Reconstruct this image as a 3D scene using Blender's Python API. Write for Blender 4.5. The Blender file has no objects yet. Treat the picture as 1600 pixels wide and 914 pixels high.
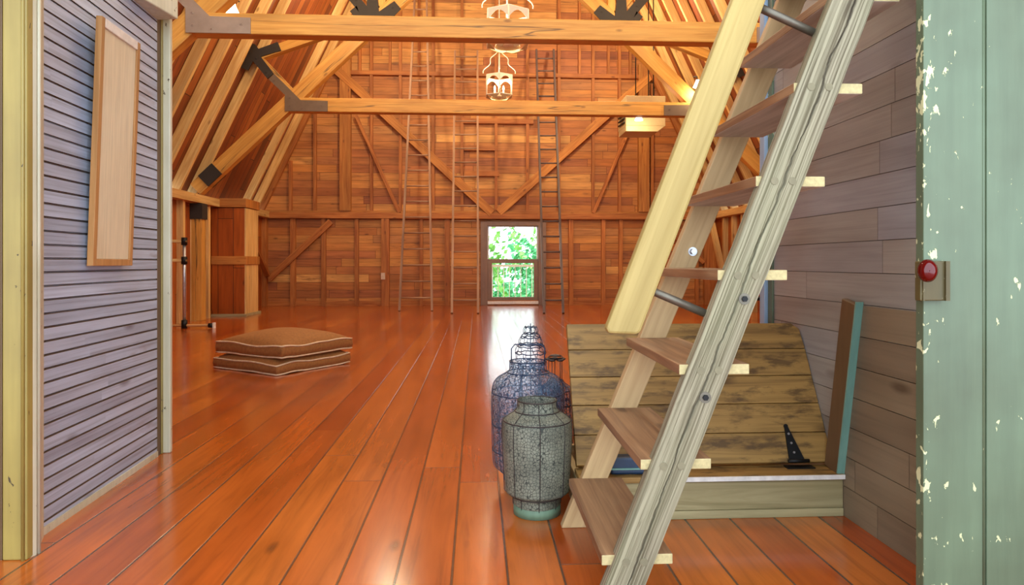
import bpy, bmesh, math, random
from mathutils import Vector, Matrix
random.seed(11)
R = math.radians
# ------------------------------------------------------------------ camera, world, light
F, H, YAW, HOR = 1050.0, 1.05, R(3.0), 410.0
CT, ST = math.cos(YAW), math.sin(YAW)
sc = bpy.context.scene
col = sc.collection
cam_d = bpy.data.cameras.new('camera'); cam = bpy.data.objects.new('camera', cam_d); col.objects.link(cam)
cam.location = (0, 0, H); cam.rotation_euler = (R(90), 0, -YAW)
cam_d.sensor_width = 36; cam_d.lens = F / 1600 * 36; cam_d.shift_y = -(457 - HOR) / 1600
cam_d.clip_start = .05; cam_d.clip_end = 200
sc.camera = cam
sc.view_settings.view_transform = 'Standard'; sc.view_settings.look = 'None'
sc.view_settings.gamma = 1; sc.view_settings.use_curve_mapping = False
sc.view_settings.exposure = -0.15
w = bpy.data.worlds.new('sky'); sc.world = w; w.use_nodes = True
bg = w.node_tree.nodes['Background']; bg.inputs[0].default_value = (.76, .88, 1.0, 1); bg.inputs[1].default_value = 4.6
sun_d = bpy.data.lights.new('sun', 'SUN'); sun_d.energy = 4; sun_d.angle = R(2); sun_d.color = (1, .95, .85)
sun = bpy.data.objects.new('sun', sun_d); col.objects.link(sun); sun.rotation_euler = (0, R(-48), 0)
LAMP_W = 155.0
LAMP_C = (1, .82, .53)
def lamp(name, loc, watt, rad=.12, color=LAMP_C):
    d = bpy.data.lights.new(name, 'POINT'); d.energy = watt; d.shadow_soft_size = rad; d.color = color
    o = bpy.data.objects.new(name, d); col.objects.link(o); o.location = loc; return o
for (x, y, z, k) in [(.4, 5.4, 6.3, 1.5), (-2.0, 6.2, 5.6, 1.0), (2.8, 6.2, 5.6, 1.0), (.4, 9.9, 6.6, 1.5), (-2.2, 10.4, 5.8, 1.1), (3.0, 10.4, 5.8, 1.2), (-1.8, 13.6, 6.0, 1.5), (2.8, 13.6, 6.0, 2.1)]:
    lamp('hall_fill_light', (x, y, z), LAMP_W * k)  # unseen point lights added above the view to fill the barn with warm light

# pixel of the photograph -> world, on plane Y, plane X or the floor
def ray(px, py):
    a = (px - 800) / F; b = (HOR - py) / F
    return Vector((a * CT + ST, CT - a * ST, b))
def at(px, py, Y): d = ray(px, py); t = Y / d.y; return Vector((0, 0, H)) + d * t
def atX(px, py, X): d = ray(px, py); t = X / d.x; return Vector((0, 0, H)) + d * t
def onfloor(px, py, z=0): d = ray(px, py); t = (z - H) / d.z; return Vector((0, 0, H)) + d * t

# ------------------------------------------------------------------ materials
def lin(h):
    h = h.lstrip('#'); v = [int(h[i:i+2], 16) / 255 for i in (0, 2, 4)]
    return tuple(c / 12.92 if c <= .04045 else ((c + .055) / 1.055) ** 2.4 for c in v) + (1,)
class NT:
    def __init__(s, name):
        m = bpy.data.materials.new(name); m.use_nodes = True; s.m = m; s.t = m.node_tree
        s.b = s.t.nodes['Principled BSDF']
    def n(s, typ, **kw):
        x = s.t.nodes.new(typ)
        for k, v in kw.items(): setattr(x, k, v)
        return x
    def put(s, sock, v):
        if hasattr(v, 'is_output') : s.t.links.new(v, sock)
        else: sock.default_value = v
    def math(s, op, a, b=0.0, c=0.0, clamp=False):
        x = s.n('ShaderNodeMath', operation=op, use_clamp=clamp); s.put(x.inputs[0], a); s.put(x.inputs[1], b); s.put(x.inputs[2], c); return x.outputs[0]
    def mix(s, f, a, b, mode='MIX'):
        x = s.n('ShaderNodeMix', data_type='RGBA', blend_type=mode); s.put(x.inputs[0], f); s.put(x.inputs[6], a); s.put(x.inputs[7], b); return x.outputs[2]
    def ramp(s, f, stops, interp='LINEAR'):
        x = s.n('ShaderNodeValToRGB'); r = x.color_ramp; r.interpolation = interp
        while len(r.elements) < len(stops): r.elements.new(.5)
        for e, (p, c) in zip(r.elements, stops): e.position = p; e.color = c if len(c) == 4 else (c[0],)*3 + (1,)
        s.put(x.inputs[0], f); return x.outputs[0]
    def noise(s, vec, scale, detail=4, rough=.55, dist=0.0):
        x = s.n('ShaderNodeTexNoise'); s.put(x.inputs['Vector'], vec); x.inputs['Scale'].default_value = scale
        x.inputs['Detail'].default_value = detail; x.inputs['Roughness'].default_value = rough; x.inputs['Distortion'].default_value = dist
        return x.outputs[0]
    def comb(s, x, y, z=0.0):
        c = s.n('ShaderNodeCombineXYZ'); s.put(c.inputs[0], x); s.put(c.inputs[1], y); s.put(c.inputs[2], z); return c.outputs[0]
    def uv(s):
        u = s.n('ShaderNodeUVMap', uv_map='uv'); p = s.n('ShaderNodeSeparateXYZ'); s.put(p.inputs[0], u.outputs[0]); return p.outputs[0], p.outputs[1]
    def obj(s): return s.n('ShaderNodeTexCoord').outputs['Object']
    def bump(s, hgt, strength, dist=.01):
        x = s.n('ShaderNodeBump'); s.put(x.inputs['Height'], hgt); x.inputs['Strength'].default_value = strength; x.inputs['Distance'].default_value = dist
        s.t.links.new(x.outputs[0], s.b.inputs['Normal'])
def grainf(s, u, v, w_, su=1.3, sv=26, dist=.8):
    return s.noise(s.comb(s.math('MULTIPLY', u, su), s.math('MULTIPLY', v, sv), w_), 1.0, 5, .6, dist)
def wood(name, dark, light, rough=.5, var=.2, gc=(.3, .7), bump=.25, knots=True, sv=26, spec=.4, crack=0, crackv=0):
    s = NT(name); u, v = s.uv()
    oi = s.n('ShaderNodeObjectInfo').outputs['Random']
    g = grainf(s, u, v, s.math('MULTIPLY', oi, 31.0), sv=sv)
    c = s.ramp(g, [(gc[0], lin(dark)), (gc[1], lin(light))])
    big = s.noise(s.comb(s.math('MULTIPLY', u, .8), s.math('MULTIPLY', v, 4.0), oi), 1.0, 3)
    c = s.mix(.5, c, s.ramp(big, [(.3, (.55,)*3 + (1,)), (.7, (1.25,)*3 + (1,))]), 'MULTIPLY')
    hgt = g
    if knots:
        vo = s.n('ShaderNodeTexVoronoi'); s.put(vo.inputs['Vector'], s.comb(s.math('MULTIPLY', u, 2.0), s.math('MULTIPLY', v, 5.0), oi)); vo.inputs['Scale'].default_value = 1.0
        k = s.ramp(vo.outputs['Distance'], [(.06, (1, 1, 1, 1)), (.13, (0, 0, 0, 1))])
        c = s.mix(s.math('MULTIPLY', k, .7), c, s.mix(1, lin(dark), (.35, .3, .3, 1), 'MULTIPLY'))
    if crack:
        n2 = s.noise(s.comb(s.math('MULTIPLY', u, .16), s.math('MULTIPLY', v, crack), oi), 1.0, 4, .5, .0)
        ck = s.ramp(s.math('ABSOLUTE', s.math('SUBTRACT', n2, .5)), [(.002, (1, 1, 1, 1)), (.008, (0, 0, 0, 1))])
        c = s.mix(s.math('MULTIPLY', ck, .75), c, (.03, .022, .015, 1)); hgt = s.math('SUBTRACT', g, s.math('MULTIPLY', ck, 1.5))
    if crackv:
        wob = s.noise(s.comb(s.math('MULTIPLY', u, 2.2), 0.0, 1.0), 1.0, 5, .6); wd = s.noise(s.comb(s.math('MULTIPLY', u, 3.5), 0.0, 7.0), 1.0, 3)
        dd = s.math('ABSOLUTE', s.math('SUBTRACT', s.math('SUBTRACT', v, crackv), s.math('MULTIPLY', s.math('SUBTRACT', wob, .5), .07)))
        ck = s.math('SUBTRACT', 1.0, s.math('DIVIDE', dd, s.math('MULTIPLY', s.math('SUBTRACT', wd, .3, clamp=True), .022)), clamp=True)
        c = s.mix(s.math('MULTIPLY', ck, .9), c, (.04, .03, .02, 1)); hgt = s.math('SUBTRACT', g, s.math('MULTIPLY', ck, 2.0))
        sp_ = s.ramp(s.noise(s.comb(s.math('MULTIPLY', u, 14.0), s.math('MULTIPLY', v, 50.0), 3.0), 1.0, 3), [(.66, (0, 0, 0, 1)), (.74, (1, 1, 1, 1))])
        c = s.mix(s.math('MULTIPLY', sp_, .5), c, (.12, .09, .05, 1))
        gr = s.ramp(s.noise(s.comb(s.math('MULTIPLY', u, 1.6), s.math('MULTIPLY', v, 6.0), 9.0), 1.0, 2), [(.4, (0, 0, 0, 1)), (.6, (1, 1, 1, 1))])
        c = s.mix(s.math('MULTIPLY', gr, .15), c, lin('#8a9468'))
    val = s.math('ADD', s.math('MULTIPLY', oi, 2 * var), 1 - var)
    c = s.mix(1.0, c, s.comb(val, val, val), 'MULTIPLY')
    s.put(s.b.inputs['Base Color'], c); s.b.inputs['Roughness'].default_value = rough; s.b.inputs['Specular IOR Level'].default_value = spec
    s.bump(hgt, bump, .004)
    return s.m
def planks(name, stops, width, length, rough=.5, gap=.004, gapc='#1a0c06', grain=.5, bump=.5, coat=0, sv=26, stain=None, voff=0., gap_s=1., dist=.8, gb=1., spec=.4, rvar=.1, endgap=None):
    s = NT(name); u, v = s.uv()
    vv = s.math('DIVIDE', s.math('ADD', v, voff), width); row = s.math('FLOOR', vv); fv = s.math('FRACT', vv)
    wn = s.n('ShaderNodeTexWhiteNoise', noise_dimensions='1D'); s.put(wn.inputs['W'], row)
    uu = s.math('ADD', s.math('DIVIDE', u, length), s.math('MULTIPLY', wn.outputs[0], 7.3)); cl = s.math('FLOOR', uu); fu = s.math('FRACT', uu)
    w2 = s.n('ShaderNodeTexWhiteNoise', noise_dimensions='2D'); s.put(w2.inputs['Vector'], s.comb(row, cl)); rnd = w2.outputs[0]
    c = s.ramp(rnd, [(i / (len(stops) - 1), lin(h)) for i, h in enumerate(stops)])
    g = grainf(s, u, v, s.math('MULTIPLY', rnd, 37.0), sv=sv, dist=dist)
    c = s.mix(grain, c, s.ramp(g, [(.32, (.42, .38, .36, 1)), (.5, (1, 1, 1, 1)), (.72, (1.35, 1.35, 1.3, 1))]), 'MULTIPLY')
    pt = s.noise(s.comb(s.math('MULTIPLY', u, 1.1), s.math('MULTIPLY', v, 5.0), s.math('MULTIPLY', rnd, 9.0)), 1.0, 3)
    c = s.mix(.5, c, s.ramp(pt, [(.3, (.55, .5, .48, 1)), (.65, (1.2, 1.2, 1.2, 1))]), 'MULTIPLY')
    vo = s.n('ShaderNodeTexVoronoi'); s.put(vo.inputs['Vector'], s.comb(s.math('MULTIPLY', u, 1.6), s.math('MULTIPLY', v, 4.5), rnd)); vo.inputs['Scale'].default_value = 1.0
    k = s.ramp(vo.outputs['Distance'], [(.04, (1, 1, 1, 1)), (.12, (0, 0, 0, 1))])
    c = s.mix(s.math('MULTIPLY', k, .6), c, (.04, .015, .006, 1))
    if stain:
        st = s.ramp(s.noise(s.comb(s.math('MULTIPLY', u, stain[2]), s.math('MULTIPLY', v, stain[3]), 3.0), 1.0, 6, .65), [(stain[1], (0, 0, 0, 1)), (stain[1] + .12, (1, 1, 1, 1))])
        c = s.mix(s.math('MULTIPLY', st, .75), c, lin(stain[0]))
    ev = s.math('MULTIPLY', s.math('MINIMUM', fv, s.math('SUBTRACT', 1.0, fv)), width)
    eu = s.math('MULTIPLY', s.math('MINIMUM', fu, s.math('SUBTRACT', 1.0, fu)), length)
    eg = gap if endgap is None else endgap
    gm = s.math('MAXIMUM', s.math('SUBTRACT', 1.0, s.math('DIVIDE', ev, gap), clamp=True), s.math('SUBTRACT', 1.0, s.math('DIVIDE', eu, eg), clamp=True))
    gm = s.math('MULTIPLY', gm, 1.6, clamp=True)
    c = s.mix(s.math('MULTIPLY', gm, gap_s), c, lin(gapc))
    s.put(s.b.inputs['Base Color'], c)
    rr = s.math('ADD', rough, s.math('MULTIPLY', s.math('SUBTRACT', pt, .5), rvar)); s.put(s.b.inputs['Roughness'], s.math('MAXIMUM', rr, .03))
    s.b.inputs['Coat Weight'].default_value = coat; s.b.inputs['Coat Roughness'].default_value = .16; s.b.inputs['Specular IOR Level'].default_value = spec
    cup = s.math('MULTIPLY', s.math('POWER', s.math('ABSOLUTE', s.math('SUBTRACT', fv, .5)), 2.0), -1.2)
    s.bump(s.math('ADD', s.math('SUBTRACT', s.math('MULTIPLY', g, .12 * gb), s.math('MULTIPLY', gm, 1.0)), s.math('ADD', s.math('MULTIPLY', cup, gb), s.math('MULTIPLY', pt, .25 * gb))), bump, .004)
    return s.m
def paint(name, base, alt, chip=None, thr=.62, rough=.45, scale=9, streak=30, bump=.15, chipscale=16, dirt=None, bias=None):
    s = NT(name); o = s.obj(); sp = s.n('ShaderNodeSeparateXYZ'); s.put(sp.inputs[0], o)
    g = s.noise(s.comb(s.math('MULTIPLY', sp.outputs[0], streak), s.math('MULTIPLY', sp.outputs[1], streak), s.math('MULTIPLY', sp.outputs[2], 2.0)), 1.0, 4, .6)
    n = s.noise(o, scale * .25, 4); c = s.mix(s.ramp(n, [(.35, (0,)*3), (.65, (1,)*3)]), lin(base), lin(alt))
    c = s.mix(.35, c, s.ramp(g, [(.3, (.65,)*3 + (1,)), (.7, (1.25,)*3 + (1,))]), 'MULTIPLY')
    hgt = s.math('MULTIPLY', g, .25)
    if chip:
        big = s.noise(o, 2.2, 2); sm = s.noise(s.comb(sp.outputs[0], sp.outputs[1], s.math('MULTIPLY', sp.outputs[2], .55)), chipscale, 5, .55, .4)
        q = s.math('ADD', sm, s.math('MULTIPLY', s.math('SUBTRACT', big, .5), .5))
        if bias: q = s.math('ADD', q, s.math('MULTIPLY', s.math('SUBTRACT', bias[0], sp.outputs[0], clamp=True), bias[1]))
        m = s.ramp(q, [(thr, (0, 0, 0, 1)), (thr + .015, (1, 1, 1, 1))])
        c = s.mix(m, c, lin(chip)); hgt = s.math('SUBTRACT', hgt, m)
    if dirt:
        m = s.ramp(s.noise(o, 60, 3, .5), [(.68, (0, 0, 0, 1)), (.72, (1, 1, 1, 1))]); c = s.mix(s.math('MULTIPLY', m, .8), c, lin(dirt))
    s.put(s.b.inputs['Base Color'], c); s.b.inputs['Roughness'].default_value = rough; s.bump(hgt, bump, .004)
    return s.m
def plain(name, c, rough=.5, metal=0, emit=0, trans=0, var=.15, sc_=30, bump=0, alpha=None):
    s = NT(name); n = s.noise(s.obj(), sc_, 4)
    cc = s.mix(s.ramp(n, [(.3, (0,)*3), (.7, (1,)*3)]), tuple(x * (1 - var) for x in lin(c)[:3]) + (1,), tuple(min(1, x * (1 + var)) for x in lin(c)[:3]) + (1,))
    s.put(s.b.inputs['Base Color'], cc); s.b.inputs['Roughness'].default_value = rough; s.b.inputs['Metallic'].default_value = metal
    if emit: s.put(s.b.inputs['Emission Color'], lin(c)); s.b.inputs['Emission Strength'].default_value = emit
    if trans: s.b.inputs['Transmission Weight'].default_value = trans
    if bump: s.bump(n, bump, .004)
    return s.m
def wire_skin(name, line, fill, fill_a, scale=55, lw=.05):
    s = NT(name); o = s.obj()
    vo = s.n('ShaderNodeTexVoronoi', feature='DISTANCE_TO_EDGE'); s.put(vo.inputs['Vector'], o); vo.inputs['Scale'].default_value = scale; vo.inputs['Randomness'].default_value = .75
    m = s.ramp(vo.outputs['Distance'], [(lw, (1, 1, 1, 1)), (lw * 1.6, (0, 0, 0, 1))])
    n = s.noise(o, 9, 4); f = s.mix(s.ramp(n, [(.35, (0,)*3), (.65, (1,)*3)]), lin(fill), tuple(x * .6 for x in lin(fill)[:3]) + (1,))
    s.put(s.b.inputs['Base Color'], s.mix(m, f, lin(line)))
    s.put(s.b.inputs['Alpha'], s.math('MAXIMUM', m, fill_a)); s.b.inputs['Roughness'].default_value = .6
    s.bump(m, .5, .002); return s.m
M = dict(
    underw=wood('rough_whitish_board', '#aca290', '#ddd5c6', .8, .05, bump=.9, sv=16),
    midmetal=plain('brown_steel', '#6e5a48', .45, .35, var=.1, sc_=8),
    plug=plain('grey_wood_plug', '#7e765c', .8),
    floor=planks('floor_boards', ['#ae4a10', '#ba5a18', '#a2420e', '#c46a22', '#b05014', '#bc5e1a'], .1865, 4.3, rough=.22, gap=.0055, gapc='#5c3c2a', grain=.42, bump=.8, gb=.35, coat=.6, sv=20, voff=.083, rvar=.14, spec=.5, endgap=.003),
    back=planks('back_wall_boards', ['#ae6830', '#c07c38', '#945432', '#c88844', '#b47034', '#a06034', '#d49a54', '#b87838', '#a86438'], .19, 3.3, rough=.6, gap=.005, grain=.5, bump=.35, sv=22, gapc='#4a2412', stain=('#5a3020', .60, .9, 5)),
    sheath=planks('roof_boards', ['#7a3812', '#8e4818', '#683010', '#9a5420', '#7c3a12'], .21, 4.5, rough=.6, gap=.008, grain=.5, bump=.4),
    knee=planks('knee_wall_boards', ['#9c4812', '#ae5818', '#8a3c10', '#b86420'], .24, 3.5, rough=.5, gap=.006, grain=.4, bump=.3),
    rafter=wood('rafter_wood', '#bf8c4c', '#e2bc7a', .55, .15, knots=True),
    stud=wood('stud_wood', '#8e4818', '#c07a3a', .6, .15),
    post=wood('post_wood', '#a05a20', '#cc8a40', .6, .12),
    truss=wood('truss_timber', '#ba7c30', '#d8a04a', .5, .08, crack=3.2),
    column=planks('column_boards', ['#9a4814', '#ac561a', '#a04e16'], .29, 4, rough=.4, gap=.006, grain=.4, bump=.3),
    strg=wood('grey_weathered_timber', '#645a46', '#a39a80', .75, .02, gc=(.38, .60), bump=.8, sv=130, spec=.2, crackv=5.06),
    strb=wood('new_pale_board', '#b08f62', '#c9a878', .6, .05, bump=.2, knots=False, sv=30),
    rail=wood('pale_rail_board', '#9c8448', '#b49c5e', .6, .05, bump=.3, knots=False, sv=34),
    tread=wood('brown_tread_board', '#74523a', '#ac8660', .5, .1, bump=.4, sv=30),
    endg=plain('sawn_end_grain', '#b8a878', .8, bump=.3, sc_=90),
    curb=wood('curb_board', '#92855a', '#c0b284', .6, .08, bump=.4, sv=24),
    lid=planks('hatch_boards', ['#a07c42', '#a07c42'], 500, 500, rough=.55, gap=.004, grain=.75, bump=.8, stain=('#4a3620', .50, 5, 16), voff=250.0),
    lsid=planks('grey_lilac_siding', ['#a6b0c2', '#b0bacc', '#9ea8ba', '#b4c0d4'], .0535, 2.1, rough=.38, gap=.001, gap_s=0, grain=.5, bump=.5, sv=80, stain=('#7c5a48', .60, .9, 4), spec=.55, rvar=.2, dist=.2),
    rsid=planks('grey_brown_siding', ['#98938a', '#9c9a94', '#908b82', '#9a9da2'], .126, 1.1, rough=.45, gap=.0016, grain=.25, bump=.35, gapc='#3c322c', sv=50, stain=('#5a4a40', .72, 12, 18)),
    rpan=planks('brown_panel_siding', ['#7c6c56', '#84745c', '#746450'], .126, .9, rough=.5, gap=.0016, grain=.25, bump=.35, gapc='#3a2c22', stain=('#93806a', .69, 14, 14)),
    green=paint('chipped_green_paint', '#58634a', '#66775c', chip='#cfcf9e', thr=.70, rough=.4, streak=22, bump=.5, chipscale=38, bias=(.10, 1.3)),
    teal=paint('teal_paint', '#7ca898', '#6c9a8c', chip='#b9b091', thr=.74, rough=.5),
    brownp=paint('brown_paint', '#6e5338', '#60482e', rough=.5),
    cream=paint('cream_paint', '#cfc8ae', '#c0b898', chip='#4a3c22', thr=.70, rough=.42, streak=40, chipscale=45, dirt=None),
    ochre=paint('ochre_cream_paint', '#a08c48', '#907c40', chip='#3e3018', thr=.69, rough=.45, streak=30, chipscale=40),
    white=plain('white_paint', '#e6e2da', .4), dkmetal=plain('brown_black_steel', '#2c2218', .7, .05, var=.1, sc_=8),
    bronze=plain('brushed_bronze_steel', '#a89684', .36, .5, var=.12, sc_=6), black=plain('black_iron', '#141414', .5, .4),
    rod=plain('grey_iron_pipe', '#6e675a', .45, .7), brass=paint('aged_brass', '#6e5c30', '#4c4426', chip='#c0b890', thr=.7, rough=.5, chipscale=60),
    red=plain('dark_red_enamel', '#5a0506', .12, 0, var=.05), steel=plain('light_steel', '#b8b8bc', .3, .8),
    frame=wood('frame_wood', '#a5723c', '#c8935a', .5, .03, knots=False), linen=paint('cream_linen', '#dccba8', '#d4bf9a', rough=.8, streak=90, bump=.4),
    lipw=plain('silvered_lip', '#d8d0c4', .4), cush=plain('tan_corduroy', '#96622e', .85, var=.18, sc_=45, bump=.4), pipe=plain('cream_piping', '#d8bf9c', .7),
    shell=wire_skin('crackled_wire_skin', '#343830', '#90927e', .84, 78, .045), shellb=wire_skin('flare_blue_wire_skin', '#22344c', '#7f9ab4', .32, 62, .05),  # blue of the second skin is window flare put into its colour
    wireb=plain('flare_blue_wire', '#283c56', .5, .3), wireg=plain('dark_wire', '#3a3230', .5, .3), base=paint('verdigris_base', '#5c7860', '#6c866c', rough=.6),  # first wire's blue carries the same window flare in its colour
    lant=plain('white_lantern_metal', '#dccbb4', .4, 0, var=.05), bulb=plain('lit_bulb', '#ffdca0', .3, 0, emit=14), shade=plain('lit_lamp_shade', '#fff0d0', .3, 0, emit=5),
    beige=plain('beige_enamel', '#cdb888', .5, var=.05), winf=paint('window_frame_paint', '#8a6c58', '#7c6252', rough=.5), ladder=wood('ladder_wood', '#8a6248', '#b08a6a', .55, .1, knots=False),
    ladderd=wood('dark_ladder_wood', '#4c3c38', '#6e5a52', .5, .1, knots=False), navy=plain('navy_plastic', '#1c3450', .4), leaf=plain('green_leaf', '#84b858', .6, var=.5, sc_=2), leafd=plain('deep_green_leaf', '#4a9a5c', .6, var=.5, sc_=2),
    blossom=plain('pale_pink_blossom', '#d8b8a8', .7, var=.35, sc_=4), bark=plain('bark', '#5a4432', .9), grass=plain('lawn', '#6a9a48', .9, var=.4, sc_=1), outlet=plain('ivory_plastic', '#cdb49a', .5), bluet=paint('pale_blue_paint', '#8fa6bc', '#9ab0c4', rough=.4),
)
g = NT('window_glass'); g.b.inputs['Transmission Weight'].default_value = 1; g.b.inputs['Roughness'].default_value = 0; g.b.inputs['IOR'].default_value = 1.02
g.b.inputs['Base Color'].default_value = (.97, 1, .98, 1); M['glass'] = g.m

# ------------------------------------------------------------------ geometry helpers
class MB:
    def __init__(s): s.bm = bmesh.new(); s.uv = s.bm.loops.layers.uv.new('uv'); s.mi = 0
    def face(s, vs, uvs, smooth=False):
        f = s.bm.faces.new(vs); f.material_index = s.mi; f.smooth = smooth
        for l, q in zip(f.loops, uvs): l[s.uv].uv = q
        return f
    def box(s, c, ex, ey, ez, off=None, endmi=None):
        """c centre, ex/ey/ez half vectors; u runs along ex"""
        c, ex, ey, ez = map(Vector, (c, ex, ey, ez)); off = off or (random.uniform(0, 40), random.uniform(0, 40))
        V = {}
        for i in (-1, 1):
            for j in (-1, 1):
                for k in (-1, 1): V[i, j, k] = s.bm.verts.new(c + ex * i + ey * j + ez * k)
        lx, ly, lz = ex.length, ey.length, ez.length
        if ex.cross(ey).dot(ez) < 0: flip = True
        else: flip = False
        def F(keys, uvf, mi=None):
            ks = list(keys)
            if flip: ks.reverse()
            f = s.face([V[k] for k in ks], [(uvf(k)[0] + off[0], uvf(k)[1] + off[1]) for k in ks])
            if mi is not None: f.material_index = mi
        F([(-1,-1,1),(1,-1,1),(1,1,1),(-1,1,1)], lambda k: (k[0]*lx, k[1]*ly))
        F([(-1,1,-1),(1,1,-1),(1,-1,-1),(-1,-1,-1)], lambda k: (k[0]*lx, k[1]*ly + 3*ly))
        F([(-1,-1,-1),(1,-1,-1),(1,-1,1),(-1,-1,1)], lambda k: (k[0]*lx, k[2]*lz - ly - lz))
        F([(1,1,-1),(-1,1,-1),(-1,1,1),(1,1,1)], lambda k: (k[0]*lx, k[2]*lz + ly + lz))
        F([(1,-1,-1),(1,1,-1),(1,1,1),(1,-1,1)], lambda k: (k[2]*lz, k[1]*ly), endmi)
        F([(-1,1,-1),(-1,-1,-1),(-1,-1,1),(-1,1,1)], lambda k: (k[2]*lz, k[1]*ly), endmi)
        return s
    def bx(s, x0, x1, y0, y1, z0, z1, along=0, off=None, endmi=None):
        c = ((x0+x1)/2, (y0+y1)/2, (z0+z1)/2); e = [Vector(((x1-x0)/2, 0, 0)), Vector((0, (y1-y0)/2, 0)), Vector((0, 0, (z1-z0)/2))]
        a = e[along]; o = [e[i] for i in range(3) if i != along]
        return s.box(c, a, o[0], o[1], off, endmi)
    def beam(s, p0, p1, w_, h_, up=(0, 0, 1), endmi=None):
        p0, p1 = Vector(p0), Vector(p1); d = (p1 - p0); L = d.length; d.normalize(); up = Vector(up)
        side = d.cross(up).normalized(); u2 = side.cross(d).normalized()
        return s.box((p0 + p1) / 2, d * L / 2, side * w_ / 2, u2 * h_ / 2, endmi=endmi)
    def prism(s, pts, ext, ud, vd, off=(0, 0)):
        pts = [Vector(p) for p in pts]; ext = Vector(ext); ud = Vector(ud); vd = Vector(vd); n = len(pts)
        q = lambda p: (p.dot(ud) + off[0], p.dot(vd) + off[1])
        a = [s.bm.verts.new(p) for p in pts]; b = [s.bm.verts.new(p + ext) for p in pts]
        s.face(a, [q(p) for p in pts]); s.face(b[::-1], [q(p) for p in pts[::-1]])
        for i in range(n):
            j = (i + 1) % n
            s.face([a[j], a[i], b[i], b[j]], [q(pts[j]), q(pts[i]), q(pts[i] + ext), q(pts[j] + ext)])
        return s
    def tube(s, path, r, n=8, closed=False, caps=True):
        path = [Vector(p) for p in path]; N = len(path); rings = []; L = 0
        t0 = (path[1] - path[0]).normalized(); ref = Vector((0, 0, 1)) if abs(t0.z) < .9 else Vector((1, 0, 0))
        nrm = t0.cross(ref).normalized()
        for i, p in enumerate(path):
            if closed: t = (path[(i+1) % N] - path[i-1]).normalized()
            else: t = (path[min(i+1, N-1)] - path[max(i-1, 0)]).normalized()
            nrm = (nrm - t * nrm.dot(t)).normalized(); b = t.cross(nrm)
            if i: L += (p - path[i-1]).length
            rr = r[i] if isinstance(r, (list, tuple)) else r
            rings.append(([s.bm.verts.new(p + (nrm * math.cos(2*math.pi*k/n) + b * math.sin(2*math.pi*k/n)) * rr) for k in range(n)], L))
        for i in range(N if closed else N - 1):
            (a, la), (c, lc) = rings[i], rings[(i+1) % N]
            for k in range(n):
                k2 = (k+1) % n; s.face([a[k], a[k2], c[k2], c[k]], [(la, k*.01), (la, k*.01+.01), (lc, k*.01+.01), (lc, k*.01)], True)
        if not closed and caps:
            s.face(rings[0][0][::-1], [(0, 0)] * n); s.face(rings[-1][0], [(0, 0)] * n)
        return s
    def lathe(s, c, prof, n=40, smooth=True, fn=None):
        c = Vector(c); rings = []
        for (r, z) in prof:
            ring = []
            for k in range(n):
                a = 2*math.pi*k/n; rr = r * (fn(a, z) if fn else 1); ring.append(s.bm.verts.new(c + Vector((rr*math.cos(a), rr*math.sin(a), z))))
            rings.append(ring)
        for i in range(len(rings)-1):
            for k in range(n):
                k2 = (k+1) % n; s.face([rings[i][k], rings[i][k2], rings[i+1][k2], rings[i+1][k]], [(k*.02, prof[i][1]), (k*.02+.02, prof[i][1]), (k*.02+.02, prof[i+1][1]), (k*.02, prof[i+1][1])], smooth)
        return s
    def build(s, name, mats, parent=None, bevel=0, inv=None):
        if parent is not None and parent.type == 'EMPTY':
            s.bm.transform(Matrix.Translation(-WL(parent)))
        elif parent is not None:
            s.bm.transform(Matrix.Translation(-WL(parent)))
        me = bpy.data.meshes.new(name); s.bm.to_mesh(me); s.bm.free()
        for m in (mats if isinstance(mats, (list, tuple)) else [mats]): me.materials.append(M[m])
        o = bpy.data.objects.new(name, me); col.objects.link(o)
        if parent is not None: o.parent = parent
        if bevel:
            b = o.modifiers.new('bevel', 'BEVEL'); b.width = bevel; b.segments = 2; b.limit_method = 'ANGLE'; b.angle_limit = R(40)
        return o
def WL(o):
    v = Vector(o.location)
    while o.parent: o = o.parent; v += Vector(o.location)
    return v
def tag(o, label=None, cat=None, group=None, kind=None):
    if label: o['label'] = label
    if cat: o['category'] = cat
    if group: o['group'] = group
    if kind: o['kind'] = kind
    return o
def thing(name, loc, label, cat, group=None):
    o = bpy.data.objects.new(name, None); col.objects.link(o); o.location = loc; o.empty_display_size = .2
    return tag(o, label, cat, group)
def struct(o, label, cat): return tag(o, label, cat, None, 'structure')

# ------------------------------------------------------------------ barn shell
XL, XR, XC = -5.14, 5.92, .39
YB, YF = 16.5, -1.2
ZP, SL = 2.25, 2.12                      # top of knee wall plate, slope of lower roof
ZK = 8.2; XK = XL + (ZK - ZP) / SL; HWK = XC - XK
ZA = ZK + HWK * .75
# floor
m = MB(); X0, X1 = XL - .2, XR + .2
m.mi = 0; m.bx(X0, X1, YF, YB + .15, -.15, 0, along=1, off=(0, 0))
# u along Y, v along X in world metres
for f in m.bm.faces:
    for l in f.loops: l[m.uv].uv = (l.vert.co.y, l.vert.co.x)
struct(m.build('floor', 'floor'), 'glossy orange wide-board wooden floor running to the back window', 'floor')
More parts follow.
